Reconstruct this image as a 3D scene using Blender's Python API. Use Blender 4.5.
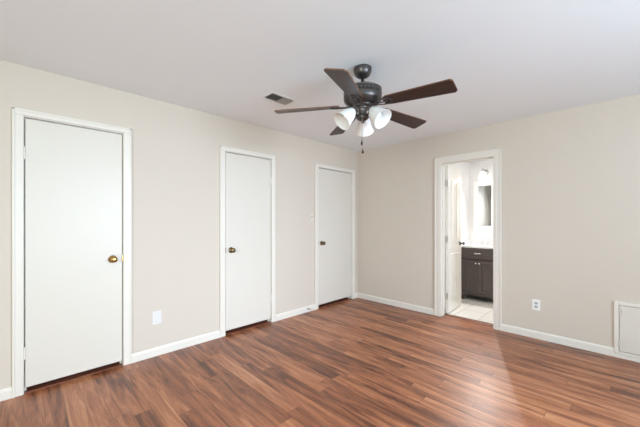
import bpy, bmesh, math, random
from mathutils import Vector, Matrix
R = math.radians
random.seed(4)
for o in list(bpy.data.objects):
    bpy.data.objects.remove(o)
S = bpy.context.scene
COL = S.collection

# ------------------------------------------------------------------ camera
cam = bpy.data.cameras.new('camera')
cam.sensor_width = 36.0
cam.lens = 16.92
cam.shift_y = 0.0103
cam.clip_start = 0.05
camo = bpy.data.objects.new('camera', cam)
camo.location = (-3.9939, -3.1368, 1.2926)
camo.rotation_euler = (R(90), 0, R(45.214 - 90))
COL.objects.link(camo)
S.camera = camo

# ------------------------------------------------------------------ world, daylight, exposure
W = bpy.data.worlds.new('sky')
S.world = W
W.use_nodes = True
bg = W.node_tree.nodes['Background']
bg.inputs['Color'].default_value = (0.86, 0.93, 1.0, 1)
bg.inputs['Strength'].default_value = 1.5
S.view_settings.view_transform = 'Standard'
S.view_settings.look = 'None'
S.view_settings.gamma = 1.0
S.view_settings.use_curve_mapping = False
S.view_settings.exposure = 0.14
try:
    S.cycles.use_denoising = True
    S.cycles.max_bounces = 14
    S.cycles.diffuse_bounces = 10
    S.cycles.glossy_bounces = 6
    S.cycles.caustics_reflective = False
    S.cycles.caustics_refractive = False
    S.cycles.sample_clamp_indirect = 6.0
except Exception:
    pass


def area(name, loc, rot, sx, sy, power, color, spread=180):
    l = bpy.data.lights.new(name, 'AREA')
    l.shape = 'RECTANGLE'
    l.size, l.size_y = sx, sy
    l.energy = power
    l.color = color
    l.spread = R(spread)
    o = bpy.data.objects.new(name, l)
    o.location, o.rotation_euler = loc, rot
    COL.objects.link(o)
    return o


# daylight entering through the three windows behind the photographer: skylight falls in
# downwards, light from the sunlit ground outside comes in upwards
DAYLIGHT = [
    # narrow skylight beams at the doors, shaped to brighten the lower left wall
    # name, location, heading (0 = towards +Y, -90 = towards +X), tilt (90 = level), width, height, (r, g, b) watts
    ('skylight_a', (-4.05, -5.13, 1.45), 0, 73, 1.3, 1.25, (2, 2.1, 2.2)),
    ('groundlight_a', (-4.05, -5.13, 1.35), 0, 108, 1.3, 1.25, (8, 24, 29)),
    ('skylight_b', (-2.20, -5.13, 1.45), 0, 73, 1.3, 1.25, (23.5, 27, 32)),
    ('groundlight_b', (-2.20, -5.13, 1.35), 0, 108, 1.3, 1.25, (38, 49, 60)),
    ('skylight_c', (-6.33, -3.2, 1.45), -90, 72, 1.5, 1.25, (50, 51, 45)),
    ('groundlight_c', (-6.33, -3.2, 1.35), -90, 105, 1.5, 1.25, (25, 31, 32)),
]
for n_, loc_, head_, tilt_, w_, h_, rgb_ in DAYLIGHT:
    p_ = max(rgb_)
    if p_ > 0.01:
        area(n_, loc_, (R(tilt_), 0, R(head_)), w_, h_, p_, [c / p_ for c in rgb_], 80 if tilt_ == 73 else 180)
SCONCE_STRENGTH = 2.5
SCONCE_POWER = 100.0
# added unseen fill light below the bathroom ceiling, lifts the shadows there
area('bathroom_fill_light', (0.70, -2.35, 2.425), (0, 0, 0), 0.4, 0.4, 8, (0.98, 0.98, 1.0))


# ------------------------------------------------------------------ materials
def mat(name, color, rough=0.5, metal=0.0, spec=0.5, bump=None, coat=0.0, var=0.0):
    m = bpy.data.materials.new(name)
    m.use_nodes = True
    nt = m.node_tree
    b = nt.nodes['Principled BSDF']
    b.inputs['Base Color'].default_value = (*color, 1)
    b.inputs['Roughness'].default_value = rough
    b.inputs['Metallic'].default_value = metal
    b.inputs['Specular IOR Level'].default_value = spec
    b.inputs['Coat Weight'].default_value = coat
    tc = nt.nodes.new('ShaderNodeTexCoord')
    n = nt.nodes.new('ShaderNodeTexNoise')
    n.inputs['Scale'].default_value = bump[0] if bump else 6.0
    n.inputs['Detail'].default_value = 4.0
    nt.links.new(tc.outputs['Object'], n.inputs['Vector'])
    if var > 0:
        mx = nt.nodes.new('ShaderNodeMix')
        mx.data_type = 'RGBA'
        mx.inputs['A'].default_value = (*[c * (1 - var) for c in color], 1)
        mx.inputs['B'].default_value = (*[min(1, c * (1 + var)) for c in color], 1)
        n2 = nt.nodes.new('ShaderNodeTexNoise')
        n2.inputs['Scale'].default_value = 3.0
        nt.links.new(tc.outputs['Object'], n2.inputs['Vector'])
        nt.links.new(n2.outputs['Fac'], mx.inputs['Factor'])
        nt.links.new(mx.outputs['Result'], b.inputs['Base Color'])
    if bump:
        bp = nt.nodes.new('ShaderNodeBump')
        bp.inputs['Strength'].default_value = bump[1]
        bp.inputs['Distance'].default_value = bump[2]
        nt.links.new(n.outputs['Fac'], bp.inputs['Height'])
        nt.links.new(bp.outputs['Normal'], b.inputs['Normal'])
    return m


def emis(name, color, strength):
    m = bpy.data.materials.new(name)
    m.use_nodes = True
    b = m.node_tree.nodes['Principled BSDF']
    b.inputs['Base Color'].default_value = (0.9, 0.9, 0.9, 1)
    b.inputs['Emission Color'].default_value = (*color, 1)
    b.inputs['Emission Strength'].default_value = strength
    return m


def ramp(nt, stops):
    r = nt.nodes.new('ShaderNodeValToRGB')
    e = r.color_ramp.elements
    while len(e) < len(stops):
        e.new(0.5)
    for k, (p, c) in enumerate(stops):
        e[k].position = p
        e[k].color = (*c, 1)
    return r


def math_node(nt, op, a, b=None):
    n = nt.nodes.new('ShaderNodeMath')
    n.operation = op
    for i, v in enumerate((a, b)):
        if v is None:
            continue
        if isinstance(v, (int, float)):
            n.inputs[i].default_value = v
        else:
            nt.links.new(v, n.inputs[i])
    return n.outputs[0]


def floor_material():
    """Laminate: boards 0.105 m wide running along Y, random lengths and tones."""
    m = bpy.data.materials.new('laminate_floor')
    m.use_nodes = True
    nt = m.node_tree
    b = nt.nodes['Principled BSDF']
    tc = nt.nodes.new('ShaderNodeTexCoord')
    sp = nt.nodes.new('ShaderNodeSeparateXYZ')
    nt.links.new(tc.outputs['Object'], sp.inputs[0])
    wid, length = 0.105, 1.18
    sx = math_node(nt, 'DIVIDE', sp.outputs['X'], wid)
    row = math_node(nt, 'FLOOR', sx)
    wn = nt.nodes.new('ShaderNodeTexWhiteNoise')
    wn.noise_dimensions = '1D'
    nt.links.new(row, wn.inputs['W'])
    off = math_node(nt, 'MULTIPLY', wn.outputs['Value'], 7.3)
    sy = math_node(nt, 'ADD', math_node(nt, 'DIVIDE', sp.outputs['Y'], length), off)
    brd = math_node(nt, 'FLOOR', sy)
    idc = nt.nodes.new('ShaderNodeCombineXYZ')
    nt.links.new(row, idc.inputs[0])
    nt.links.new(brd, idc.inputs[1])
    wn2 = nt.nodes.new('ShaderNodeTexWhiteNoise')
    wn2.noise_dimensions = '2D'
    nt.links.new(idc.outputs[0], wn2.inputs['Vector'])
    # grain coordinates, shifted for every board
    sh = math_node(nt, 'MULTIPLY', wn2.outputs['Value'], 37.0)
    gc = nt.nodes.new('ShaderNodeCombineXYZ')
    nt.links.new(math_node(nt, 'MULTIPLY', sp.outputs['X'], 9.0), gc.inputs[0])
    nt.links.new(math_node(nt, 'ADD', math_node(nt, 'MULTIPLY', sp.outputs['Y'], 0.8), sh), gc.inputs[1])
    nt.links.new(sh, gc.inputs[2])
    n1 = nt.nodes.new('ShaderNodeTexNoise')
    n1.inputs['Scale'].default_value = 1.6
    n1.inputs['Detail'].default_value = 8.0
    n1.inputs['Roughness'].default_value = 0.68
    n1.inputs['Distortion'].default_value = 0.9
    nt.links.new(gc.outputs[0], n1.inputs['Vector'])
    gc2 = nt.nodes.new('ShaderNodeCombineXYZ')
    nt.links.new(math_node(nt, 'MULTIPLY', sp.outputs['X'], 75.0), gc2.inputs[0])
    nt.links.new(math_node(nt, 'ADD', math_node(nt, 'MULTIPLY', sp.outputs['Y'], 3.0), sh), gc2.inputs[1])
    n2 = nt.nodes.new('ShaderNodeTexNoise')
    n2.inputs['Scale'].default_value = 2.0
    n2.inputs['Detail'].default_value = 3.0
    nt.links.new(gc2.outputs[0], n2.inputs['Vector'])
    # tone = board tone + streaks + fine grain
    t = math_node(nt, 'MULTIPLY', wn2.outputs['Value'], 0.30)
    t = math_node(nt, 'ADD', t, math_node(nt, 'MULTIPLY', n1.outputs['Fac'], 1.65))
    t = math_node(nt, 'ADD', t, math_node(nt, 'MULTIPLY', n2.outputs['Fac'], 0.24))
    t = math_node(nt, 'SUBTRACT', t, 0.585)
    rp = ramp(nt, [(0.12, (0.065, 0.020, 0.009)), (0.30, (0.145, 0.045, 0.019)), (0.48, (0.275, 0.094, 0.040)),
                   (0.66, (0.39, 0.149, 0.066)), (0.90, (0.52, 0.245, 0.12))])
    nt.links.new(t, rp.inputs['Fac'])
    # hairline joints
    fx = math_node(nt, 'FRACT', sx)
    fy = math_node(nt, 'FRACT', sy)
    jx = math_node(nt, 'LESS_THAN', fx, 0.018)
    jy = math_node(nt, 'LESS_THAN', fy, 0.003)
    j = math_node(nt, 'MAXIMUM', jx, jy)
    mx = nt.nodes.new('ShaderNodeMix')
    mx.data_type = 'RGBA'
    mx.inputs['B'].default_value = (0.06, 0.022, 0.012, 1)
    nt.links.new(math_node(nt, 'MULTIPLY', j, 0.55), mx.inputs['Factor'])
    nt.links.new(rp.outputs['Color'], mx.inputs['A'])
    nt.links.new(mx.outputs['Result'], b.inputs['Base Color'])
    b.inputs['Roughness'].default_value = 0.36
    b.inputs['Specular IOR Level'].default_value = 0.60
    bp = nt.nodes.new('ShaderNodeBump')
    bp.inputs['Strength'].default_value = 0.12
    bp.inputs['Distance'].default_value = 0.002
    nt.links.new(n2.outputs['Fac'], bp.inputs['Height'])
    nt.links.new(bp.outputs['Normal'], b.inputs['Normal'])
    return m


def tile_material():
    m = bpy.data.materials.new('bathroom_tile')
    m.use_nodes = True
    nt = m.node_tree
    b = nt.nodes['Principled BSDF']
    tc = nt.nodes.new('ShaderNodeTexCoord')
    mp = nt.nodes.new('ShaderNodeMapping')
    mp.inputs['Location'].default_value = (-0.25, 0.04, 0)
    br = nt.nodes.new('ShaderNodeTexBrick')
    br.offset = 0.5
    br.inputs['Scale'].default_value = 1.0
    br.inputs['Brick Width'].default_value = 0.60
    br.inputs['Row Height'].default_value = 0.295
    br.inputs['Mortar Size'].default_value = 0.0035
    br.inputs['Color1'].default_value = (0.71, 0.69, 0.64, 1)
    br.inputs['Color2'].default_value = (0.74, 0.72, 0.67, 1)
    br.inputs['Mortar'].default_value = (0.36, 0.33, 0.28, 1)
    nt.links.new(tc.outputs['Object'], mp.inputs['Vector'])
    nt.links.new(mp.outputs['Vector'], br.inputs['Vector'])
    nt.links.new(br.outputs['Color'], b.inputs['Base Color'])
    b.inputs['Roughness'].default_value = 0.4
    return m


def wood_material(name, dark, light, rough, spec=0.5):
    m = bpy.data.materials.new(name)
    m.use_nodes = True
    nt = m.node_tree
    b = nt.nodes['Principled BSDF']
    tc = nt.nodes.new('ShaderNodeTexCoord')
    mp = nt.nodes.new('ShaderNodeMapping')
    mp.inputs['Scale'].default_value = (3, 45, 10)
    n = nt.nodes.new('ShaderNodeTexNoise')
    n.inputs['Scale'].default_value = 1.5
    n.inputs['Detail'].default_value = 5
    rp = ramp(nt, [(0.3, dark), (0.75, light)])
    nt.links.new(tc.outputs['Object'], mp.inputs['Vector'])
    nt.links.new(mp.outputs['Vector'], n.inputs['Vector'])
    nt.links.new(n.outputs['Fac'], rp.inputs['Fac'])
    nt.links.new(rp.outputs['Color'], b.inputs['Base Color'])
    b.inputs['Specular IOR Level'].default_value = spec
    b.inputs['Roughness'].default_value = rough
    return m


def pane_material():
    m = bpy.data.materials.new('window_glass')
    m.use_nodes = True
    nt = m.node_tree
    nt.nodes.clear()
    out = nt.nodes.new('ShaderNodeOutputMaterial')
    mix = nt.nodes.new('ShaderNodeMixShader')
    mix.inputs[0].default_value = 0.06
    tr = nt.nodes.new('ShaderNodeBsdfTransparent')
    gl = nt.nodes.new('ShaderNodeBsdfGlossy')
    gl.inputs['Roughness'].default_value = 0.02
    nt.links.new(tr.outputs[0], mix.inputs[1])
    nt.links.new(gl.outputs[0], mix.inputs[2])
    nt.links.new(mix.outputs[0], out.inputs[0])
    return m


M = {
    'wall': mat('beige_wall_paint', (0.635, 0.567, 0.494), 0.75, spec=0.25, bump=(60, 0.06, 0.002)),
    'ceiling': mat('white_ceiling_paint', (0.845, 0.88, 0.91), 0.9, spec=0.15, bump=(45, 0.06, 0.002)),
    'trim': mat('white_trim_paint', (0.76, 0.72, 0.66), 0.38),
    'door': mat('white_door_paint', (0.69, 0.648, 0.585), 0.42),
    'bathwall': mat('white_bathroom_paint', (0.80, 0.80, 0.795), 0.6, bump=(50, 0.04, 0.002)),
    'floor': floor_material(),
    'tile': tile_material(),
    'threshold': wood_material('threshold_wood', (0.10, 0.03, 0.014), (0.26, 0.10, 0.045), 0.4),
    'gap_shade': wood_material('gap_shade_strip', (0.12, 0.040, 0.025), (0.30, 0.10, 0.058), 0.4),
    'bronze': mat('dark_bronze_metal', (0.092, 0.083, 0.079), 0.36, 0.8, bump=(90, 0.05, 0.001), var=0.25),
    'gunmetal': mat('pewter_grey_metal', (0.17, 0.16, 0.155), 0.36, 0.85, var=0.2),
    'pewter': mat('worn_pewter_metal', (0.19, 0.18, 0.17), 0.4, 0.75, var=0.2),
    'blade': wood_material('walnut_blade', (0.026, 0.011, 0.009), (0.052, 0.022, 0.017), 0.36, 0.3),
    'blade_edge': wood_material('blade_edge_wood', (0.085, 0.036, 0.017), (0.17, 0.075, 0.036), 0.5),
    'frosted': mat('frosted_white_glass', (0.82, 0.82, 0.81), 0.3, spec=0.5),
    'bulb': mat('white_bulb_glass', (0.9, 0.9, 0.88), 0.25),
    'brass': mat('polished_brass', (0.46, 0.28, 0.09), 0.24, 1.0, var=0.1),
    'antique': mat('antique_brass', (0.22, 0.15, 0.075), 0.30, 1.0, var=0.2),
    'steel': mat('brushed_steel', (0.55, 0.54, 0.52), 0.3, 1.0),
    'chrome': mat('chrome', (0.85, 0.85, 0.86), 0.08, 1.0),
    'plastic': mat('white_plastic', (0.86, 0.86, 0.85), 0.35),
    'almond': mat('almond_plastic', (0.66, 0.63, 0.53), 0.4),
    'slot': mat('dark_slot', (0.03, 0.028, 0.026), 0.7),
    'receptacle': mat('grey_receptacle', (0.50, 0.49, 0.48), 0.4),
    'duct_shade': mat('duct_shade_plate', (0.07, 0.066, 0.062), 0.8),
    'louver': mat('grey_louver_paint', (0.36, 0.34, 0.33), 0.5),
    'espresso': wood_material('espresso_cabinet', (0.075, 0.058, 0.053), (0.105, 0.084, 0.077), 0.34),
    'quartz': mat('white_countertop', (0.78, 0.78, 0.77), 0.2, var=0.02),
    'mirror': mat('mirror_glass', (0.66, 0.68, 0.67), 0.02, 1.0),
    'glow': emis('lit_white_glass', (1.0, 0.965, 0.92), SCONCE_STRENGTH),
    'pane': pane_material(),
    'offwhite': mat('off_white_plastic', (0.72, 0.71, 0.69), 0.4),
    'rubber': mat('white_rubber', (0.75, 0.74, 0.72), 0.6),
}


# ------------------------------------------------------------------ mesh helpers
def new():
    return bmesh.new()


def box(bm, lo, hi, bev=0.0, mtx=None, mi=0, seg=2):
    """Axis-aligned box from lo to hi, optionally bevelled and transformed."""
    t = bmesh.new()
    bmesh.ops.create_cube(t, size=1.0)
    c = [(a + b) / 2 for a, b in zip(lo, hi)]
    d = [abs(b - a) for a, b in zip(lo, hi)]
    for v in t.verts:
        v.co = Vector((v.co.x * d[0] + c[0], v.co.y * d[1] + c[1], v.co.z * d[2] + c[2]))
    if bev > 0:
        bmesh.ops.bevel(t, geom=list(t.edges), offset=min(bev, min(d) * 0.45), segments=seg, profile=0.5, affect='EDGES')
    merge(bm, t, mtx, mi)


def merge(bm, t, mtx=None, mi=0):
    if mtx is not None:
        bmesh.ops.transform(t, matrix=mtx, verts=t.verts)
    bmesh.ops.recalc_face_normals(t, faces=t.faces)
    vm = {}
    for v in t.verts:
        vm[v] = bm.verts.new(v.co)
    for f in t.faces:
        try:
            nf = bm.faces.new([vm[v] for v in f.verts])
            nf.smooth = f.smooth
            nf.material_index = mi if mi else f.material_index
        except ValueError:
            pass
    t.free()


def lathe(bm, prof, n=32, mtx=None, smooth=True, mi=0):
    """Revolve (r, z) points about Z."""
    t = bmesh.new()
    rings = []
    for r, z in prof:
        if r < 1e-5:
            rings.append([t.verts.new((0, 0, z))])
        else:
            rings.append([t.verts.new((r * math.cos(2 * math.pi * k / n), r * math.sin(2 * math.pi * k / n), z)) for k in range(n)])
    for a, b in zip(rings, rings[1:]):
        for k in range(n):
            k2 = (k + 1) % n
            if len(a) == 1 and len(b) == 1:
                continue
            if len(a) == 1:
                f = t.faces.new((a[0], b[k], b[k2]))
            elif len(b) == 1:
                f = t.faces.new((a[k], b[0], a[k2]))
            else:
                f = t.faces.new((a[k], b[k], b[k2], a[k2]))
            f.smooth = smooth
    merge(bm, t, mtx, mi)


def tube(bm, pts, rad, n=10, cap=True, closed=False, mtx=None, flat=None):
    """Sweep a circle (or an ellipse, flat=(ry)) along pts."""
    t = bmesh.new()
    pts = [Vector(p) for p in pts]
    rads = rad if isinstance(rad, (list, tuple)) else [rad] * len(pts)
    rings = []
    up = Vector((0, 0, 1))
    m = len(pts)
    for i, p in enumerate(pts):
        if closed:
            d = pts[(i + 1) % m] - pts[i - 1]
        else:
            d = pts[min(i + 1, m - 1)] - pts[max(i - 1, 0)]
        d.normalize()
        a = d.cross(up)
        if a.length < 1e-3:
            a = d.cross(Vector((1, 0, 0)))
        a.normalize()
        b = a.cross(d).normalized()
        ring = []
        for k in range(n):
            w = 2 * math.pi * k / n
            ring.append(t.verts.new(p + a * math.cos(w) * rads[i] + b * math.sin(w) * (rads[i] if flat is None else flat)))
        rings.append(ring)
    pairs = list(zip(rings, rings[1:])) + ([(rings[-1], rings[0])] if closed else [])
    for ra, rb in pairs:
        for k in range(n):
            f = t.faces.new((ra[k], ra[(k + 1) % n], rb[(k + 1) % n], rb[k]))
            f.smooth = True
    if cap and not closed:
        t.faces.new(rings[0][::-1])
        t.faces.new(rings[-1])
    merge(bm, t, mtx)


def prism(bm, outline, z0, z1, mtx=None, mi_side=0, bev=0.0):
    """Extrude an XY outline from z0 to z1; the side faces may have their own material slot."""
    t = bmesh.new()
    lo = [t.verts.new((x, y, z0)) for x, y in outline]
    hi = [t.verts.new((x, y, z1)) for x, y in outline]
    t.faces.new(lo[::-1])
    t.faces.new(hi)
    n = len(outline)
    for k in range(n):
        f = t.faces.new((lo[k], lo[(k + 1) % n], hi[(k + 1) % n], hi[k]))
        f.material_index = mi_side
    if bev:
        bmesh.ops.bevel(t, geom=list(t.edges), offset=bev, segments=1, affect='EDGES')
    merge(bm, t, mtx)


def obj(name, bm, m, parent=None, loc=None, rot=None):
    me = bpy.data.meshes.new(name)
    bm.to_mesh(me)
    bm.free()
    for x in (m if isinstance(m, (list, tuple)) else [m]):
        me.materials.append(M[x])
    o = bpy.data.objects.new(name, me)
    COL.objects.link(o)
    if loc is not None:
        o.location = loc
    if rot is not None:
        o.rotation_euler = rot
    if parent is not None:
        o.parent = parent
    return o


def tag(o, label, cat, group=None, kind=None):
    o['label'] = label
    o['category'] = cat
    if group:
        o['group'] = group
    if kind:
        o['kind'] = kind
    return o


def thing(name, label, cat, loc=(0, 0, 0), rotz=0.0, group=None, kind=None):
    o = bpy.data.objects.new(name, None)
    o.empty_display_size = 0.1
    COL.objects.link(o)
    o.location = loc
    o.rotation_euler = (0, 0, rotz)
    return tag(o, label, cat, group, kind)


def struct(name, bm, m, label, cat, loc=None, rot=None):
    o = obj(name, bm, m, None, loc, rot)
    return tag(o, label, cat, None, 'structure')


# ------------------------------------------------------------------ large structure
H = 2.44
T = 0.12
XB, YF = -6.4, -5.2          # walls behind the photographer
# (casing outer left, slab left, slab right, casing outer right) along X on the left wall
DOORS = [(-4.042, -3.977, -3.357, -3.290), (-2.444, -2.374, -1.757, -1.697), (-0.994, -0.920, -0.154, -0.088)]
SLAB_TOP, CAS_TOP = 2.056, 2.112
BY0, BY1, BTOP = -2.053, -1.418, 2.053      # bathroom doorway

bm = new()
box(bm, (XB - T, YF - T, -0.10), (0.105, 0.92, 0.0))
struct('floor', bm, 'floor', 'reddish brown laminate plank floor of the bedroom', 'floor')
bm = new()
box(bm, (0.150, -3.2, -0.10), (1.75, -1.10, 0.0))
struct('floor_bathroom', bm, 'tile', 'cream tiled bathroom floor beyond the open doorway', 'floor')
bm = new()
box(bm, (XB - T, YF - T, H), (1.75, 0.92, H + 0.1))
struct('ceiling', bm, 'ceiling', 'plain white lightly textured ceiling', 'ceiling')


def gap_wall(bm, axis, plane, thick, a, b, gaps):
    """A wall along axis ('x' or 'y') from a to b with gaps (lo, hi, zlo, zhi)."""
    def put(u0, u1, z0, z1):
        if u1 - u0 < 1e-4 or z1 - z0 < 1e-4:
            return
        if axis == 'x':
            box(bm, (u0, plane, z0), (u1, plane + thick, z1))
        else:
            box(bm, (plane, u0, z0), (plane + thick, u1, z1))
    u = a
    for g0, g1, z0, z1 in sorted(gaps):
        put(u, g0, 0, H)
        put(g0, g1, 0, z0)
        put(g0, g1, z1, H)
        u = g1
    put(u, b, 0, H)


bm = new()
gap_wall(bm, 'x', 0.0, T, XB - T, 0.0, [(s0 - 0.022, s1 + 0.022, 0.0, SLAB_TOP + 0.024) for _, s0, s1, _ in DOORS])
struct('wall_left', bm, 'wall', 'long beige wall with three closed white doors', 'wall')
bm = new()
gap_wall(bm, 'y', 0.0, T, YF - T, T, [(BY0 - 0.02, BY1 + 0.02, 0.0, BTOP + 0.02)])
struct('wall_right', bm, 'wall', 'beige wall with the open bathroom doorway', 'wall')
bm = new()
gap_wall(bm, 'x', YF - T, T, XB - T, 0.0, [(-4.75, -3.35, 0.75, 2.10), (-2.90, -1.50, 0.75, 2.10)])
struct('wall_front', bm, 'wall', 'beige window wall behind the photographer', 'wall')
bm = new()
gap_wall(bm, 'y', XB - T, T, YF, 0.0, [(-4.0, -2.4, 0.75, 2.10)])
struct('wall_back', bm, 'wall', 'beige wall opposite the bathroom doorway', 'wall')
bm = new()
box(bm, (XB - T, 0.80, 0), (0.0, 0.90, H))
for x0, x1 in ((XB - T, XB - T + 0.08), (-4.20, -4.12), (-3.05, -2.97), (-1.30, -1.22), (0.0, 0.12)):
    box(bm, (x0, T + 0.001, 0), (x1, 0.80, H))
struct('wall_closet', bm, 'wall', 'plain walls of the closets behind the closed doors', 'wall')
bm = new()
box(bm, (T, -1.235, 0), (1.60, -1.115, H))
struct('wall_bathroom_left', bm, 'bathwall', 'white bathroom wall behind the open panelled door', 'wall')
bm = new()
box(bm, (1.60, -3.12, 0), (1.72, -1.115, H))
struct('wall_bathroom_back', bm, 'bathwall', 'white bathroom wall behind vanity and mirror', 'wall')
bm = new()
box(bm, (T, -3.12, 0), (1.60, -3.0, H))
struct('wall_bathroom_right', bm, 'bathwall', 'white bathroom wall out of sight right of the vanity', 'wall')


# windows behind the photographer
def window(name, axis, plane, a, b, z0, z1, label):
    bm = new()
    fw = 0.05

    def put(b2, u0, u1, w0, w1, d0, d1, bev=0.004):
        if axis == 'x':
            box(b2, (u0, plane + d0, w0), (u1, plane + d1, w1), bev)
        else:
            box(b2, (plane + d0, u0, w0), (plane + d1, u1, w1), bev)
    for u0, u1, w0, w1 in ((a, a + fw, z0, z1), (b - fw, b, z0, z1), (a + fw, b - fw, z0, z0 + fw), (a + fw, b - fw, z1 - fw, z1),
                           ((a + b) / 2 - 0.025, (a + b) / 2 + 0.025, z0 + fw, z1 - fw)):
        put(bm, u0, u1, w0, w1, 0.02, 0.10)
    o = struct(name, bm, 'trim', label, 'window')
    p = new()
    put(p, a + fw, (a + b) / 2 - 0.025, z0 + fw, z1 - fw, 0.055, 0.061, 0)
    put(p, (a + b) / 2 + 0.025, b - fw, z0 + fw, z1 - fw, 0.055, 0.061, 0)
    obj('pane', p, 'pane', o)
    s = new()
    if axis == 'x':
        box(s, (a - 0.04, YF, z0 - 0.03), (b + 0.04, YF + 0.05, z0), 0.006)
    else:
        box(s, (XB, a - 0.04, z0 - 0.03), (XB + 0.05, b + 0.04, z0), 0.006)
    obj('sill', s, 'trim', o)
    return o


window('window_1', 'x', YF - T, -4.75, -3.35, 0.75, 2.10, 'two pane window straight behind the photographer')
window('window_2', 'x', YF - T, -2.90, -1.50, 0.75, 2.10, 'two pane window nearer the access panel')
window('window_3', 'y', XB - T, -4.0, -2.4, 0.75, 2.10, 'two pane window in the wall opposite the bathroom')


# ------------------------------------------------------------------ trim: casings, jambs, baseboards
def casing_x(n, c):
    """Casing, jambs and stops of a door in the left wall (plane y=0, room side y<0)."""
    o0, s0, s1, o1 = c
    bm = new()
    i0, i1, it = s0 - 0.006, s1 + 0.006, SLAB_TOP + 0.012
    for a, b in ((o0, i0), (i1, o1)):
        box(bm, (a, -0.017, 0.0), (b, 0.0, it), 0.004)
    box(bm, (o0, -0.017, it), (o1, 0.0, CAS_TOP), 0.004)
    # raised outer back-band
    box(bm, (o0, -0.023, 0.0), (o0 + 0.014, -0.015, CAS_TOP), 0.003)
    box(bm, (o1 - 0.014, -0.023, 0.0), (o1, -0.015, CAS_TOP), 0.003)
    box(bm, (o0, -0.023, CAS_TOP - 0.014), (o1, -0.015, CAS_TOP), 0.003)
    # jambs and stops
    box(bm, (s0 - 0.021, 0.0, 0.0), (s0 - 0.003, T, it + 0.012))
    box(bm, (s1 + 0.003, 0.0, 0.0), (s1 + 0.021, T, it + 0.012))
    box(bm, (s0 - 0.003, 0.0, SLAB_TOP + 0.006), (s1 + 0.003, T, SLAB_TOP + 0.023))
    box(bm, (s0 - 0.003, 0.042, 0.0), (s0 + 0.010, 0.075, SLAB_TOP + 0.006))
    box(bm, (s1 - 0.010, 0.042, 0.0), (s1 + 0.003, 0.075, SLAB_TOP + 0.006))
    box(bm, (s0 + 0.010, 0.042, SLAB_TOP - 0.007), (s1 - 0.010, 0.075, SLAB_TOP + 0.006))
    which = ('leftmost of the three closed doors', 'middle one of the three closed doors', 'closed door beside the room corner')[n - 1]
    struct('trim_%d' % n, bm, 'trim', 'white casing and jamb around the ' + which, 'door frame')


for k, c in enumerate(DOORS):
    casing_x(k + 1, c)

bm = new()
cw = 0.082
for y0, y1 in ((BY1 - 0.004, BY1 + cw), (BY0 - cw, BY0 + 0.004)):
    box(bm, (-0.017, y0, 0), (0.0, y1, BTOP - 0.004), 0.004)
    yo = y1 if y0 > -1.6 else y0
    sg = -1 if y0 > -1.6 else 1
    box(bm, (-0.023, min(yo, yo + sg * 0.016), 0), (-0.015, max(yo, yo + sg * 0.016), BTOP + cw), 0.003)
    ym = yo + sg * 0.05
    box(bm, (-0.020, min(ym, ym + sg * 0.014), 0), (-0.015, max(ym, ym + sg * 0.014), BTOP), 0.002)
box(bm, (-0.017, BY0 - cw, BTOP - 0.004), (0.0, BY1 + cw, BTOP + cw), 0.004)
box(bm, (-0.023, BY0 - cw, BTOP + cw - 0.016), (-0.015, BY1 + cw, BTOP + cw), 0.003)
box(bm, (-0.020, BY0 - 0.02, BTOP + 0.02), (-0.015, BY1 + 0.02, BTOP + 0.034), 0.002)
box(bm, (0.0, BY1, 0), (T, BY1 + 0.019, BTOP + 0.019))
box(bm, (0.0, BY0 - 0.019, 0), (T, BY0, BTOP + 0.019))
box(bm, (0.0, BY0, BTOP), (T, BY1, BTOP + 0.019))
box(bm, (0.040, BY1 - 0.012, 0), (0.075, BY1, BTOP), 0.002)
box(bm, (0.040, BY0, 0), (0.075, BY0 + 0.012, BTOP), 0.002)
box(bm, (0.040, BY0 + 0.012, BTOP - 0.012), (0.075, BY1 - 0.012, BTOP), 0.002)
# bathroom-side casing
for y0, y1 in ((BY1 + 0.004, BY1 + 0.06), (BY0 - 0.06, BY0 - 0.004)):
    box(bm, (T, y0, 0), (T + 0.015, y1, BTOP + 0.06), 0.003)
box(bm, (T, BY0 - 0.06, BTOP + 0.004), (T + 0.015, BY1 + 0.06, BTOP + 0.06), 0.003)
struct('trim_4', bm, 'trim', 'white moulded casing around the open bathroom doorway', 'door frame')

bm = new()
prism(bm, [(0.085, 0.0), (0.170, 0.0), (0.165, 0.005), (0.145, 0.009), (0.110, 0.009), (0.09, 0.005)], 0, BY1 - BY0 - 0.002,
      Matrix.Translation((0, BY1 - 0.001, 0)) @ Matrix.Rotation(R(90), 4, 'X'))
struct('trim_5', bm, 'threshold', 'low reddish wooden threshold strip across the bathroom doorway', 'threshold')


for k, c in enumerate(DOORS):  # added strips, their dark reddish colour stands in for shade under the doors
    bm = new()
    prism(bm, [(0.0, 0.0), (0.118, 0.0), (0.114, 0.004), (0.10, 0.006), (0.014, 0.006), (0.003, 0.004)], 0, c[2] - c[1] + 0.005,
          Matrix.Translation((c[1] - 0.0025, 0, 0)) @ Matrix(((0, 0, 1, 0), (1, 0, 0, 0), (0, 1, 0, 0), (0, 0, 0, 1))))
    struct('trim_%d' % (6 + k), bm, 'gap_shade', 'dark reddish strip standing in for the shaded gap under the ' + ('leftmost closed door', 'middle closed door', 'closed door beside the room corner')[k], 'threshold')


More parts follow.
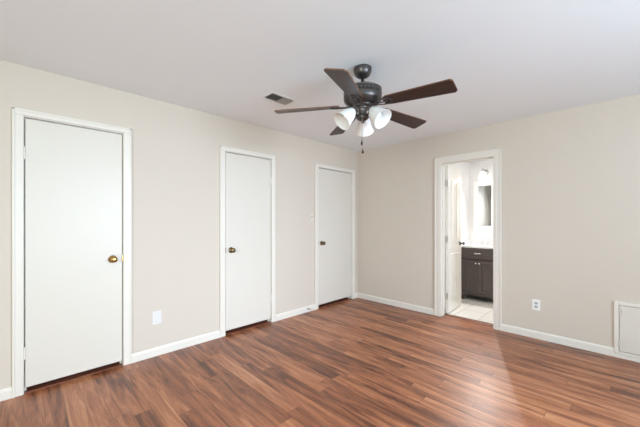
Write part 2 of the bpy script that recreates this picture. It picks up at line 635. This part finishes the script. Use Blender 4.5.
def baseboard(bm, axis, a, b, sgn=-1, plane=0.0, h=0.080, th=0.013):
    """Profiled skirting with a rounded top edge."""
    prof = [(0, 0), (th, 0), (th, h * 0.80), (th * 0.75, h * 0.92), (th * 0.4, h), (0, h)]
    t = bmesh.new()
    ends = []
    for u in (a, b):
        ends.append([t.verts.new((u, plane + sgn * d, z) if axis == 'x' else (plane + sgn * d, u, z)) for d, z in prof])
    n = len(prof)
    for k in range(n):
        t.faces.new((ends[0][k], ends[0][(k + 1) % n], ends[1][(k + 1) % n], ends[1][k]))
    t.faces.new(ends[0][::-1])
    t.faces.new(ends[1])
    merge(bm, t)


bm = new()
xs = [XB] + [v for d in DOORS for v in (d[0], d[3])] + [0.0]
for a, b in zip(xs[::2], xs[1::2]):
    baseboard(bm, 'x', a, b)
struct('baseboard_left', bm, 'trim', 'white baseboard between the three closed doors', 'baseboard')
bm = new()
baseboard(bm, 'y', BY1 + cw, -0.013)
baseboard(bm, 'y', YF, -3.076 - 0.56)
baseboard(bm, 'y', -3.076 - 0.56, -3.076, h=0.040)
baseboard(bm, 'y', -3.076, BY0 - cw)
struct('baseboard_right', bm, 'trim', 'white baseboard along the wall with the doorway', 'baseboard')
bm = new()
baseboard(bm, 'x', XB, 0.0, 1, YF)
baseboard(bm, 'y', YF + 0.013, -0.013, 1, XB)
struct('baseboard_back', bm, 'trim', 'white baseboard on the walls behind the photographer', 'baseboard')
bm = new()
baseboard(bm, 'x', 0.16, 1.60, -1, -1.235)
struct('baseboard_bathroom', bm, 'trim', 'white baseboard on the bathroom side wall', 'baseboard')


# ------------------------------------------------------------------ doors
def knob_parts(door, x, z, m, y=0.0, side=-1):
    """Round knob with rosette on a door's face at local (x, y, z), pointing to side*Y."""
    mt = Matrix.Translation((x, y, z)) @ Matrix.Rotation(R(90) * (1 if side < 0 else -1), 4, 'X')
    bm = new()
    lathe(bm, [(0.0, 0.018), (0.012, 0.018), (0.011, 0.030), (0.014, 0.036), (0.023, 0.042), (0.0275, 0.052), (0.026, 0.061), (0.018, 0.068),
               (0.008, 0.070), (0.0, 0.0695)], 28, mt)
    k = obj('door_knob', bm, m, door)
    bm = new()
    lathe(bm, [(0.0, 0.0), (0.032, 0.0), (0.033, 0.004), (0.029, 0.009), (0.018, 0.013), (0.014, 0.022), (0.0, 0.022)], 28, mt)
    obj('rosette', bm, m, k)
    return k


def hinge(door, x, z, m='trim', y=-0.009, h=0.09):
    bm = new()
    for q in range(5):
        z0 = z - h / 2 + q * h / 5
        lathe(bm, [(0, z0), (0.0055, z0), (0.006, z0 + 0.001), (0.006, z0 + h / 5 - 0.002), (0.0055, z0 + h / 5 - 0.001), (0, z0 + h / 5 - 0.001)],
              12, Matrix.Translation((x, y, 0)))
    lathe(bm, [(0, z + h / 2), (0.004, z + h / 2), (0.005, z + h / 2 + 0.004), (0, z + h / 2 + 0.007)], 12, Matrix.Translation((x, y, 0)))
    box(bm, (x - 0.012, y + 0.004, z - h / 2), (x + 0.012, y + 0.0065, z + h / 2))
    return obj('hinge', bm, m, door)


def flat_door(n, c, zb, hinge_left, knob_mat, label):
    o0, s0, s1, o1 = c
    bm = new()
    box(bm, (s0 + 0.003, -0.002, zb), (s1 - 0.003, 0.033, SLAB_TOP - 0.009), 0.0025)
    d = struct('door_%d' % n, bm, 'door', label, 'door')
    kx = s1 - 0.072 if hinge_left else s0 + 0.068
    knob_parts(d, kx, 0.953, knob_mat, -0.002)
    hx = s0 - 0.001 if hinge_left else s1 + 0.001
    for z in (1.79, 0.30):
        hinge(d, hx, z)
    lx = s1 if hinge_left else s0
    bm = new()
    box(bm, (lx - 0.004, -0.006, 0.925), (lx + 0.006, 0.0, 0.982), 0.001)
    lt = obj('latch_plate', bm, knob_mat, d)
    return d


flat_door(1, DOORS[0], 0.044, True, 'brass', 'plain white flat door with brass knob, nearest the left edge of the photo')
flat_door(2, DOORS[1], 0.050, False, 'antique', 'narrow plain white door with knob on its left, middle of the three')
flat_door(3, DOORS[2], 0.050, False, 'antique', 'plain white flat door next to the room corner, beside the light switch')


def arched(w, h, rise, n=9):
    """Outline (u, v) of a panel with an arched top, counter-clockwise from the lower left."""
    pts = [(-w / 2, 0), (w / 2, 0), (w / 2, h - rise)]
    if rise > 0:
        for k in range(1, n):
            a = math.pi * k / n
            pts.append((w / 2 * math.cos(a), h - rise + rise * math.sin(a)))
    else:
        pts.append((w / 2, h))
        pts.append((-w / 2, h))
        return [pts[0], pts[1], pts[3], pts[4]]
    pts.append((-w / 2, h - rise))
    return pts


# open bathroom door: hinged on the left jamb, swung into the bathroom
LW = 0.605
bm = new()
box(bm, (0, 0, 0.014), (LW, 0.035, 2.043), 0.002)
d4 = struct('door_4', bm, 'trim', 'white arched panel door standing open into the bathroom', 'door', (0.150, BY1 - 0.034, 0), (0, 0, R(4.5)))
for face, sg in ((0.0, -1), (0.035, 1)):
    for cx in (0.185, 0.420):
        for z0, hh, rise in ((0.20, 0.62, 0.0), (0.985, 0.87, 0.085)):
            bm = new()
            rings = []
            for wd, dz, hgt in ((0.175, 0.0, 0.0), (0.170, 0.004, 0.005), (0.160, 0.010, 0.007), (0.150, 0.015, 0.004), (0.143, 0.019, 0.0)):
                ol = arched(wd, hh - 2 * dz, rise * wd / 0.175)
                rings.append([bm.verts.new((cx + u, face + sg * hgt, z0 + dz + v)) for u, v in ol])
            for ra_, rb_ in zip(rings, rings[1:]):
                for q in range(len(ra_)):
                    q2 = (q + 1) % len(ra_)
                    bm.faces.new((ra_[q], ra_[q2], rb_[q2], rb_[q]) if sg < 0 else (rb_[q], rb_[q2], ra_[q2], ra_[q]))
            ins = arched(0.115, hh - 0.05, rise * 0.75)
            mt = Matrix.Translation((cx, face + sg * 0.004, z0 + 0.025)) @ Matrix.Rotation(R(90), 4, 'X')
            prism(bm, ins, -0.004, 0.004, mt, bev=0.002)
            obj('raised_panel', bm, 'trim', d4)
knob_parts(d4, LW - 0.075, 0.945, 'gunmetal', 0.0, -1)
knob_parts(d4, LW - 0.075, 0.945, 'gunmetal', 0.035, 1)
for z in (0.25, 1.03, 1.80):
    hinge(d4, -0.004, z, 'steel', 0.040)
    bm = new()
    box(bm, (-0.003, 0.004, z - 0.045), (0.0, 0.032, z + 0.045))
    obj('hinge_leaf', bm, 'steel', d4)
bm = new()
box(bm, (LW - 0.001, 0.006, 0.915), (LW + 0.0015, 0.029, 0.975))
box(bm, (LW, 0.012, 0.937), (LW + 0.010, 0.023, 0.953), 0.002)
obj('latch_plate', bm, 'steel', d4)

# ------------------------------------------------------------------ ceiling fan
FX, FY = -2.1675, -1.7525
fan = thing('ceiling_fan', 'dark bronze ceiling fan with five walnut blades and three frosted lights', 'ceiling fan', (FX, FY, H))


def zz(z):
    return z - H


bm = new()
lathe(bm, [(0.0, -0.001), (0.060, -0.001), (0.067, -0.004), (0.0685, -0.012), (0.0665, -0.018), (0.0665, -0.024), (0.064, -0.038), (0.056, -0.055),
           (0.043, -0.067), (0.030, -0.073), (0.022, -0.075), (0.0, -0.075)], 40)
obj('canopy', bm, 'bronze', fan)
bm = new()
lathe(bm, [(0.0, -0.070), (0.0125, -0.070), (0.0125, -0.140), (0.022, -0.143), (0.026, -0.150), (0.026, -0.160), (0.0, -0.160)], 24)
obj('downrod', bm, 'gunmetal', fan)
bm = new()
lathe(bm, [(0.0, zz(2.290)), (0.04, zz(2.290)), (0.095, zz(2.284)), (0.130, zz(2.279)), (0.1385, zz(2.273)), (0.1385, zz(2.268)), (0.1385, zz(2.232)),
           (0.1425, zz(2.230)), (0.1425, zz(2.220)), (0.1425, zz(2.200)), (0.138, zz(2.186)), (0.126, zz(2.172)), (0.105, zz(2.160)), (0.085, zz(2.155)),
           (0.080, zz(2.150)), (0.080, zz(2.140)), (0.0, zz(2.140))], 56)
motor = obj('motor_housing', bm, 'bronze', fan)
bm = new()                                   # patterned band: a scroll of small raised studs and rails
for k in range(32):
    a = 2 * math.pi * k / 32
    for dz, hw, hh in ((0.0, 0.004, 0.0085), (0.006 * (-1) ** k, 0.0085, 0.0028)):
        mt = Matrix.Translation((0.1385 * math.cos(a), 0.1385 * math.sin(a), zz(2.243 + dz))) @ Matrix.Rotation(a, 4, 'Z')
        box(bm, (-0.001, -hw, -hh), (0.0052, hw, hh), 0.0016, mt, seg=1)
lathe(bm, [(0.130, zz(2.270)), (0.1425, zz(2.270)), (0.1425, zz(2.265)), (0.130, zz(2.265))], 56)
obj('scroll_band', bm, 'pewter', motor)

PH = 2.300
TILT = R(-12)


def blade_outline():
    r0, r1 = 0.175, 0.660
    w0, w1 = 0.052, 0.070
    return [(r0, -0.030), (r0 + 0.03, -w0), (r1 - 0.013, -w1), (r1 + 0.002, -w1 + 0.016), (r1 + 0.002, w1 - 0.016), (r1 - 0.013, w1),
            (r0 + 0.03, w0), (r0, 0.030)]


for k in range(5):
    a = PH + k * 2 * math.pi / 5
    bm = new()
    prism(bm, blade_outline(), -0.0045, 0.0045, None, 1)
    b = obj('blade', bm, ['blade', 'blade_edge'], fan, (0, 0, zz(2.159)))
    b.rotation_mode = 'QUATERNION'
    b.rotation_quaternion = (Matrix.Rotation(a, 4, 'Z') @ Matrix.Rotation(R(3.2), 4, 'Y') @ Matrix.Rotation(TILT, 4, 'X')).to_quaternion()
    # blade iron: forked ornate bracket from the motor to the blade root (in the blade's own frame)
    bm = new()
    for s in (-1, 1):
        tube(bm, [(0.068, 0.006 * s, -0.002), (0.100, 0.012 * s, -0.006), (0.135, 0.022 * s, -0.009), (0.165, 0.030 * s, -0.0085), (0.200, 0.034 * s, -0.0075), (0.232, 0.022 * s, -0.0075), (0.246, 0.0, -0.0075)], [0.008, 0.0075, 0.007, 0.0075, 0.009, 0.008, 0.006], 8, flat=0.0032)
    tube(bm, [(0.105, 0.0, -0.007), (0.150, 0.0, -0.009), (0.205, 0.0, -0.0075)], [0.005, 0.007, 0.010], 8, flat=0.0030)
    for sx, sy in ((0.200, 0.032), (0.200, -0.032), (0.238, 0.0)):
        lathe(bm, [(0.0, -0.013), (0.005, -0.0125), (0.007, -0.009), (0.007, -0.004), (0.0, -0.004)], 12, Matrix.Translation((sx, sy, 0)))
    obj('blade_iron', bm, 'bronze', b)

bm = new()
lathe(bm, [(0.0, zz(2.141)), (0.046, zz(2.141)), (0.046, zz(2.132)), (0.034, zz(2.126)), (0.032, zz(2.120)), (0.032, zz(2.082)), (0.036, zz(2.078)), (0.0, zz(2.078))], 32)
obj('switch_housing', bm, 'gunmetal', fan)
bm = new()
lathe(bm, [(0.0, zz(2.079)), (0.042, zz(2.079)), (0.048, zz(2.070)), (0.046, zz(2.058)), (0.032, zz(2.046)), (0.014, zz(2.040)), (0.012, zz(2.032)), (0.009, zz(2.024)),
           (0.0, zz(2.021))], 32)
obj('light_fitter', bm, 'bronze', fan)

for ca in (77.0, 205.0, -45.0):
    a = R(ca + 45.214 - 90.0)
    rz = Matrix.Rotation(a, 4, 'Z')
    bm = new()
    tube(bm, [(0.036, 0, zz(2.068)), (0.052, 0, zz(2.082)), (0.064, 0, zz(2.098)), (0.074, 0, zz(2.106)), (0.082, 0, zz(2.102))], 0.0075, 10, mtx=rz)
    arm = obj('light_arm', bm, 'bronze', fan)
    # local frame of the lamp: +Z along the shade axis, 45 degrees down and outwards
    lm = rz @ Matrix.Translation((0.078, 0, zz(2.107))) @ Matrix.Rotation(R(180 - 47), 4, 'Y')
    bm = new()
    lathe(bm, [(0.0, -0.012), (0.014, -0.012), (0.020, -0.006), (0.024, 0.004), (0.026, 0.022), (0.0, 0.022)], 24, lm)
    obj('socket', bm, 'bronze', arm)
    bm = new()
    outer = [(0.0265, 0.006), (0.034, 0.018), (0.044, 0.036), (0.051, 0.058), (0.056, 0.082), (0.062, 0.106), (0.068, 0.126), (0.075, 0.139)]
    inner = [(r - 0.003, z - 0.0005) for r, z in outer][::-1]
    lathe(bm, outer + [(0.0745, 0.1405), (0.073, 0.140)] + inner + [(0.0265, 0.006)], 40, lm)
    obj('glass_shade', bm, 'frosted', arm)
    bm = new()
    lathe(bm, [(0.0, 0.020), (0.012, 0.022), (0.013, 0.040), (0.020, 0.055), (0.026, 0.072), (0.024, 0.088), (0.014, 0.098), (0.0, 0.101)], 20, lm)
    obj('bulb', bm, 'bulb', arm)

for ca, z1 in ((254.0, 1.850), (264.0, 1.786)):
    a = R(ca + 45.214 - 90.0)
    cx, cy = 0.036 * math.cos(a), 0.036 * math.sin(a)
    bm = new()
    tube(bm, [(cx * 0.8, cy * 0.8, zz(2.105)), (cx * 1.1, cy * 1.1, zz(2.105)), (cx * 1.25, cy * 1.25, zz(2.095)), (cx * 1.25, cy * 1.25, zz(z1 + 0.03))], 0.0016, 6)
    z = 2.09
    while z > z1 + 0.035:
        lathe(bm, [(0, zz(z) - 0.0024), (0.0022, zz(z) - 0.001), (0.0022, zz(z) + 0.001), (0, zz(z) + 0.0024)], 6, Matrix.Translation((cx * 1.25, cy * 1.25, 0)))
        z -= 0.012
    ch = obj('pull_chain', bm, 'steel', fan)
    bm = new()
    lathe(bm, [(0, zz(z1 + 0.034)), (0.003, zz(z1 + 0.033)), (0.004, zz(z1 + 0.024)), (0.0075, zz(z1 + 0.012)), (0.0085, zz(z1 + 0.005)), (0.006, zz(z1)), (0, zz(z1))], 14,
          Matrix.Translation((cx * 1.25, cy * 1.25, 0)))
    obj('pull_knob', bm, 'slot', ch)

# ------------------------------------------------------------------ ceiling air vent
vent = thing('air_vent', 'small rectangular air register with dark louvers in the ceiling', 'vent', (-2.262, -0.845, H))
L2, W2 = 0.122, 0.062
bm = new()
for a0, a1, b0, b1 in ((-L2 - 0.03, L2 + 0.03, -W2 - 0.03, -W2), (-L2 - 0.03, L2 + 0.03, W2, W2 + 0.03), (-L2 - 0.03, -L2, -W2, W2), (L2, L2 + 0.03, -W2, W2)):
    box(bm, (a0, b0, -0.0025), (a1, b1, 0.0), 0)
obj('frame', bm, 'ceiling', vent)
bm = new()
box(bm, (-L2, -W2, -0.002), (L2, W2, 0.0))
obj('duct_shade', bm, 'duct_shade', vent)  # thin dark plate standing in for the shade inside the duct
for side in (-1, 1):
    bm = new()
    n = 9
    for k in range(n):
        x = side * (0.012 + k * 0.0125)
        mt = Matrix.Translation((x, 0, -0.008)) @ Matrix.Rotation(R(38) * (-1 if side < 0 else 1), 4, 'Y')
        box(bm, (-0.0065, -W2, -0.0006), (0.0065, W2, 0.0006), 0, mt)
    obj('louver_bank', bm, 'louver', vent)
bm = new()
box(bm, (-0.003, -W2, -0.013), (0.003, W2, -0.002))
obj('divider', bm, 'louver', vent)


# ------------------------------------------------------------------ outlets, switch, door stop
def outlet(loc, rz, label, wide=0.074, high=0.118, duplex=True):
    t = thing('wall_outlet', label, 'outlet', loc, rz, 'electrical outlets')
    bm = new()                                        # local: plate in XZ, facing -Y
    box(bm, (-wide / 2, -0.006, -high / 2), (wide / 2, 0.0, high / 2), 0.003)
    obj('cover_plate', bm, 'plastic' if duplex else 'offwhite', t)
    if duplex:
        for s in (-1, 1):
            r = new()
            pts = []
            for k in range(24):
                a = 2 * math.pi * k / 24
                pts.append((0.0172 * math.cos(a), max(-0.0135, min(0.0135, 0.0172 * math.sin(a)))))
            prism(r, pts, 0.0, 0.002, Matrix.Translation((0, -0.006, s * 0.0195)) @ Matrix.Rotation(R(90), 4, 'X'))
            rec = obj('receptacle', r, 'receptacle', t)
            sl = new()
            box(sl, (-0.0075, -0.0086, s * 0.0195 - 0.002), (-0.0055, -0.0079, s * 0.0195 + 0.007))
            box(sl, (0.0055, -0.0086, s * 0.0195 - 0.001), (0.0075, -0.0079, s * 0.0195 + 0.006))
            lathe(sl, [(0, 0), (0.0026, 0), (0.0026, 0.0007), (0, 0.0007)], 12, Matrix.Translation((0, -0.0079, s * 0.0195 - 0.0075)) @ Matrix.Rotation(R(90), 4, 'X'))
            obj('slots', sl, 'slot', rec)
        sc = new()
        lathe(sc, [(0, 0), (0.003, 0), (0.0025, 0.001), (0, 0.0012)], 12, Matrix.Translation((0, -0.006, 0)) @ Matrix.Rotation(R(90), 4, 'X'))
        obj('screw', sc, 'steel', t)
    else:
        r = new()
        box(r, (-0.0165, -0.0085, -0.0335), (0.0165, -0.005, 0.0335), 0.0015)
        obj('receptacle', r, 'offwhite', t)
    return t


outlet((0.0, -2.4675, 0.366), R(-90), 'white outlet with two grey sockets on the wall right of the bathroom doorway')
outlet((-3.076, 0.0, 0.362), 0.0, 'white outlet plate low on the wall right of the leftmost closed door', 0.080, 0.126, False)

sw = thing('light_switch', 'small almond toggle switch plate beside the door nearest the corner', 'light switch', (-1.052, 0.0, 1.335))
bm = new()
box(bm, (-0.036, -0.006, -0.060), (0.036, 0.0, 0.060), 0.003)
obj('switch_plate', bm, 'almond', sw)
bm = new()
box(bm, (-0.006, -0.0075, -0.013), (0.006, -0.0055, 0.013), 0.001)
sl = obj('toggle_slot', bm, 'receptacle', sw)
bm = new()
box(bm, (-0.004, -0.008, -0.004), (0.004, 0.006, 0.005), 0.0015, Matrix.Translation((0, -0.010, 0.004)) @ Matrix.Rotation(R(-25), 4, 'X'))
obj('toggle', bm, 'slot', sl)

ds = thing('door_stop', 'tiny spring door stop on the baseboard left of the corner door', 'door stop', (-1.135, -0.013, 0.050))
mt = Matrix.Rotation(R(90), 4, 'X')
bm = new()
lathe(bm, [(0, 0), (0.012, 0), (0.012, 0.003), (0.006, 0.007), (0, 0.007)], 20, mt)
obj('base', bm, 'steel', ds)
bm = new()
tube(bm, [(0.0055 * math.cos(k * 0.7), -0.006 - k * 0.00055, 0.0055 * math.sin(k * 0.7)) for k in range(110)], 0.0011, 6)
obj('spring', bm, 'steel', ds)
bm = new()
lathe(bm, [(0, 0.064), (0.007, 0.064), (0.0085, 0.067), (0.0085, 0.078), (0.006, 0.082), (0, 0.082)], 20, mt)
obj('rubber_tip', bm, 'rubber', ds)

# ------------------------------------------------------------------ access panel low on the right wall
ap = thing('access_panel', 'low white hatch with hinged door at the right edge of the photo', 'access panel', (0.0, -3.076, 0.041), R(-90))
AW, AH = 0.56, 0.490                                   # local: X runs along the wall away from the doorway, facing -Y
bm = new()
for lo, hi in (((0, -0.020, 0), (0.033, 0, AH)), ((AW - 0.040, -0.020, 0), (AW, 0, AH)), ((0.033, -0.020, AH - 0.034), (AW - 0.040, 0, AH)),
               ((0.033, -0.020, 0), (AW - 0.040, 0, 0.022))):
    box(bm, lo, hi, 0.003)
obj('frame', bm, 'trim', ap)
bm = new()
box(bm, (0.0365, -0.024, 0.027), (AW - 0.043, -0.006, AH - 0.0375), 0.003)
pd = obj('panel_door', bm, 'door', ap)
for z in (0.10, AH - 0.085):
    bm = new()
    for q in range(3):
        lathe(bm, [(0, q * 0.016), (0.005, q * 0.016), (0.005, q * 0.016 + 0.015), (0, q * 0.016 + 0.015)], 12, Matrix.Translation((0.035, -0.027, z - 0.024)))
    box(bm, (0.014, -0.0225, z - 0.022), (0.056, -0.0200 - 0.004, z + 0.022), 0.001)
    obj('hinge', bm, 'trim', pd)
bm = new()
lathe(bm, [(0, 0), (0.006, 0), (0.006, 0.010), (0.013, 0.016), (0.014, 0.022), (0.009, 0.027), (0, 0.027)], 20, Matrix.Translation((AW - 0.085, -0.024, AH * 0.5)) @ Matrix.Rotation(R(90), 4, 'X'))
obj('knob', bm, 'trim', pd)

# ------------------------------------------------------------------ bathroom vanity
VX0, VX1 = 1.150, 1.598           # front face and back
VY0, VY1 = -1.785, -1.255
VZ = 0.848
van = thing('vanity_cabinet', 'dark espresso bathroom vanity with two doors and a drawer', 'vanity', ((VX0 + VX1) / 2, (VY0 + VY1) / 2, 0))
vcx, vcy = (VX0 + VX1) / 2, (VY0 + VY1) / 2


def vb(bm, lo, hi, bev=0.0):
    box(bm, (lo[0] - vcx, lo[1] - vcy, lo[2]), (hi[0] - vcx, hi[1] - vcy, hi[2]), bev)


bm = new()
vb(bm, (VX0 + 0.022, VY0, 0.10), (VX1, VY1, VZ), 0.002)                     # carcass
for y0, y1 in ((VY0, VY0 + 0.045), (VY1 - 0.045, VY1)):                     # face frame stiles run to the floor as feet
    vb(bm, (VX0, y0, 0.0), (VX0 + 0.024, y1, VZ), 0.003)
    vb(bm, (VX1 - 0.03, y0, 0.0), (VX1, y1, 0.11), 0.003)
vb(bm, (VX0, VY0 + 0.045, VZ - 0.022), (VX0 + 0.024, VY1 - 0.045, VZ))
vb(bm, (VX0, VY0 + 0.045, 0.655), (VX0 + 0.024, VY1 - 0.045, 0.680), 0.002)
# shaped valance: bottom rail with curved bracket corners
prism(bm, [(VY0 + 0.045 - vcy, 0.130), (VY0 + 0.045 - vcy, 0.055), (VY0 + 0.075 - vcy, 0.066), (VY0 + 0.100 - vcy, 0.085), (VY1 - 0.100 - vcy, 0.085), (VY1 - 0.075 - vcy, 0.066),
           (VY1 - 0.045 - vcy, 0.055), (VY1 - 0.045 - vcy, 0.130)], 0.0, 0.022,
      Matrix.Translation((VX0 - vcx, 0, 0)) @ Matrix(((0, 0, 1, 0), (1, 0, 0, 0), (0, 1, 0, 0), (0, 0, 0, 1))))
vb(bm, (VX0 - 0.004, VY0, 0.118), (VX0 + 0.01, VY1, 0.130), 0.002)
obj('body', bm, 'espresso', van)
bm = new()
vb(bm, (VX0 + 0.14, VY0 + 0.045, 0.0), (VX0 + 0.15, VY1 - 0.045, 0.099))
obj('toe_shade_board', bm, 'slot', van)  # black colour stands in for the shadow in the toe recess


def shaker(bm, y0, y1, z0, z1, rail):
    f = VX0 - 0.018
    vb(bm, (f, y0, z0), (VX0 - 0.001, y0 + rail, z1), 0.002)
    vb(bm, (f, y1 - rail, z0), (VX0 - 0.001, y1, z1), 0.002)
    vb(bm, (f, y0 + rail, z0), (VX0 - 0.001, y1 - rail, z0 + rail), 0.002)
    vb(bm, (f, y0 + rail, z1 - rail), (VX0 - 0.001, y1 - rail, z1), 0.002)
    vb(bm, (f + 0.013, y0 + rail, z0 + rail), (VX0 - 0.002, y1 - rail, z1 - rail))
    b = 0.007                                                               # bead inside the frame
    for lo, hi in (((y0 + rail, z0 + rail), (y0 + rail + b, z1 - rail)), ((y1 - rail - b, z0 + rail), (y1 - rail, z1 - rail)),
                   ((y0 + rail, z0 + rail), (y1 - rail, z0 + rail + b)), ((y0 + rail, z1 - rail - b), (y1 - rail, z1 - rail))):
        vb(bm, (f + 0.006, lo[0], lo[1]), (f + 0.015, hi[0], hi[1]), 0.002)


bm = new()
shaker(bm, VY0 + 0.020, VY1 - 0.020, 0.684, 0.836, 0.030)
dr = obj('drawer', bm, 'espresso', van)
bm = new()
hy = (VY0 + VY1) / 2 - vcy
fx = VX0 - 0.018 - vcx
tube(bm, [(fx, hy - 0.048, 0.762), (fx - 0.022, hy - 0.048, 0.762), (fx - 0.026, hy - 0.040, 0.762), (fx - 0.028, hy, 0.762), (fx - 0.026, hy + 0.040, 0.762), (fx - 0.022, hy + 0.048, 0.762),
          (fx, hy + 0.048, 0.762)], 0.0065, 10)
obj('handle', bm, 'chrome', dr)
ym = (VY0 + VY1) / 2
for y0, y1, ky in ((VY0 + 0.020, ym - 0.002, ym - 0.026), (ym + 0.002, VY1 - 0.020, ym + 0.026)):
    bm = new()
    shaker(bm, y0, y1, 0.136, 0.650, 0.050)
    dd = obj('cabinet_door', bm, 'espresso', van)
    bm = new()
    lathe(bm, [(0, 0), (0.005, 0), (0.005, 0.012), (0.012, 0.018), (0.0145, 0.025), (0.010, 0.031), (0, 0.032)], 20,
          Matrix.Translation((fx, ky - vcy, 0.605)) @ Matrix.Rotation(R(-90), 4, 'Y'))
    obj('knob', bm, 'chrome', dd)

# countertop with an oval basin and splashes
bm = new()
CX0, CX1, CY0, CY1 = VX0 - 0.026, 1.5995, VY0 - 0.012, -1.2355
NB = 32
bx, by, ra, rb = 1.355, ym, 0.135, 0.185
t = bmesh.new()
ZT, ZB = 0.876, 0.8485
rim = [t.verts.new((bx + ra * math.cos(2 * math.pi * k / NB), by + rb * math.sin(2 * math.pi * k / NB), ZT)) for k in range(NB)]


def on_rect(a):
    c, s = math.cos(a), math.sin(a)
    k = min(((CX1 if c > 0 else CX0) - bx) / c if abs(c) > 1e-6 else 1e9, ((CY1 if s > 0 else CY0) - by) / s if abs(s) > 1e-6 else 1e9)
    return bx + c * k, by + s * k


angs = sorted([2 * math.pi * k / NB for k in range(NB)])
rect = [on_rect(a) for a in angs]
top = [t.verts.new((x, y, ZT)) for x, y in rect]
bot = [t.verts.new((x, y, ZB)) for x, y in rect]
# true corners
corner = {}
for (cx_, cy_) in ((CX0, CY0), (CX0, CY1), (CX1, CY0), (CX1, CY1)):
    i = min(range(NB), key=lambda q: (rect[q][0] - cx_) ** 2 + (rect[q][1] - cy_) ** 2)
    top[i].co = Vector((cx_, cy_, ZT))
    bot[i].co = Vector((cx_, cy_, ZB))
r2 = [t.verts.new((bx + ra * 0.86 * math.cos(a), by + rb * 0.86 * math.sin(a), ZT - 0.004)) for a in angs]
r3 = [t.verts.new((bx + ra * 0.45 * math.cos(a), by + rb * 0.45 * math.sin(a), ZT - 0.022)) for a in angs]
cb = t.verts.new((bx, by, ZT - 0.025))
for k in range(NB):
    q = (k + 1) % NB
    t.faces.new((rim[k], rim[q], top[q], top[k]))
    t.faces.new((top[k], top[q], bot[q], bot[k]))
    for a_, b_ in ((rim, r2), (r2, r3)):
        f = t.faces.new((a_[k], b_[k], b_[q], a_[q]))
        f.smooth = True
    f = t.faces.new((r3[k], cb, r3[q]))
    f.smooth = True
t.faces.new(bot[::-1])
for v in t.verts:
    v.co.x -= vcx
    v.co.y -= vcy
merge(bm, t)
vb(bm, (1.580, CY0, ZT - 0.001), (1.5995, CY1, ZT + 0.100), 0.003)
vb(bm, (CX0 + 0.02, CY1 - 0.018, ZT - 0.001), (1.581, CY1, ZT + 0.100), 0.003)
obj('countertop', bm, 'quartz', van)

# faucet: widespread, spout with two lever handles, standing on the countertop
fa = thing('faucet', 'chrome faucet with two handles on the white vanity top', 'faucet', (1.535, ym, ZT + 0.001))
bm = new()
lathe(bm, [(0, 0), (0.024, 0), (0.024, 0.006), (0.016, 0.014), (0.013, 0.03), (0, 0.03)], 24)
tube(bm, [(0, 0, 0.02), (0, 0, 0.07), (-0.012, 0, 0.092), (-0.04, 0, 0.102), (-0.075, 0, 0.095), (-0.095, 0, 0.078)], [0.012, 0.012, 0.0115, 0.011, 0.0105, 0.010], 14)
obj('spout', bm, 'chrome', fa)
for s in (-1, 1):
    bm = new()
    lathe(bm, [(0, 0), (0.022, 0), (0.022, 0.006), (0.014, 0.014), (0.013, 0.036), (0.016, 0.042), (0.010, 0.050), (0, 0.052)], 24, Matrix.Translation((0, s * 0.085, 0)))
    tube(bm, [(0, s * 0.085, 0.044), (-0.008, s * 0.105, 0.050), (-0.014, s * 0.130, 0.056)], [0.006, 0.0055, 0.0065], 10)
    obj('handle', bm, 'chrome', fa)

# mirror with a wide white frame above the vanity
MY, MW, MH = -1.485, 0.360, 0.84
mir = thing('wall_mirror', 'narrow mirror in a wide white frame above the bathroom vanity', 'mirror', (1.60, MY, 1.115))
bm = new()
fwid = 0.078
for lo, hi in (((-0.028, -MW / 2, 0), (0, -MW / 2 + fwid, MH)), ((-0.028, MW / 2 - fwid, 0), (0, MW / 2, MH)), ((-0.028, -MW / 2 + fwid, 0), (0, MW / 2 - fwid, fwid)),
               ((-0.028, -MW / 2 + fwid, MH - fwid), (0, MW / 2 - fwid, MH))):
    box(bm, lo, hi, 0.005)
obj('frame', bm, 'plastic', mir)
bm = new()
box(bm, (-0.016, -MW / 2 + fwid, fwid), (-0.010, MW / 2 - fwid, MH - fwid))
obj('mirror_glass', bm, 'mirror', mir)

# lit sconce above the mirror; its shade is the lamp
sc = thing('wall_sconce', 'lit white glass sconce above the bathroom mirror', 'wall light', (1.60, -1.490, 2.10))
bm = new()
lathe(bm, [(0, 0), (0.050, 0), (0.050, 0.008), (0.040, 0.016), (0, 0.018)], 28, Matrix.Rotation(R(-90), 4, 'Y'))
obj('backplate', bm, 'steel', sc)
bm = new()
tube(bm, [(-0.012, 0, 0.0), (-0.06, 0, 0.005), (-0.10, 0, 0.022), (-0.128, 0, 0.030), (-0.14, 0, 0.022)], 0.008, 10)
obj('arm', bm, 'steel', sc)
bm = new()
lm = Matrix.Translation((-0.14, 0, 0))
lathe(bm, [(0, 0.062), (0.004, 0.058), (0.009, 0.040), (0.018, 0.022), (0.026, 0.006), (0.026, 0.0), (0, 0.0)], 24, lm)
obj('socket_cap', bm, 'steel', sc)
bm = new()
outer = [(0.026, 0.0), (0.034, -0.012), (0.043, -0.034), (0.051, -0.060), (0.058, -0.085), (0.064, -0.108)]
lathe(bm, outer + [(0.061, -0.108)] + [(r - 0.003, z) for r, z in outer[::-1]], 32, lm)
obj('glass_shade', bm, 'glow', sc)

pl = bpy.data.lights.new('sconce_bulb_light', 'SPOT')
pl.energy = SCONCE_POWER
pl.spot_size = R(115)
pl.spot_blend = 0.6
pl.color = (1.0, 0.98, 0.96)
pl.shadow_soft_size = 0.025
plo = bpy.data.objects.new('sconce_bulb_light', pl)
plo.location = (-0.14, 0, -0.078)
plo.rotation_euler = Vector((-0.62, -0.28, -0.73)).to_track_quat('-Z', 'Y').to_euler()
plo.parent = sc
COL.objects.link(plo)
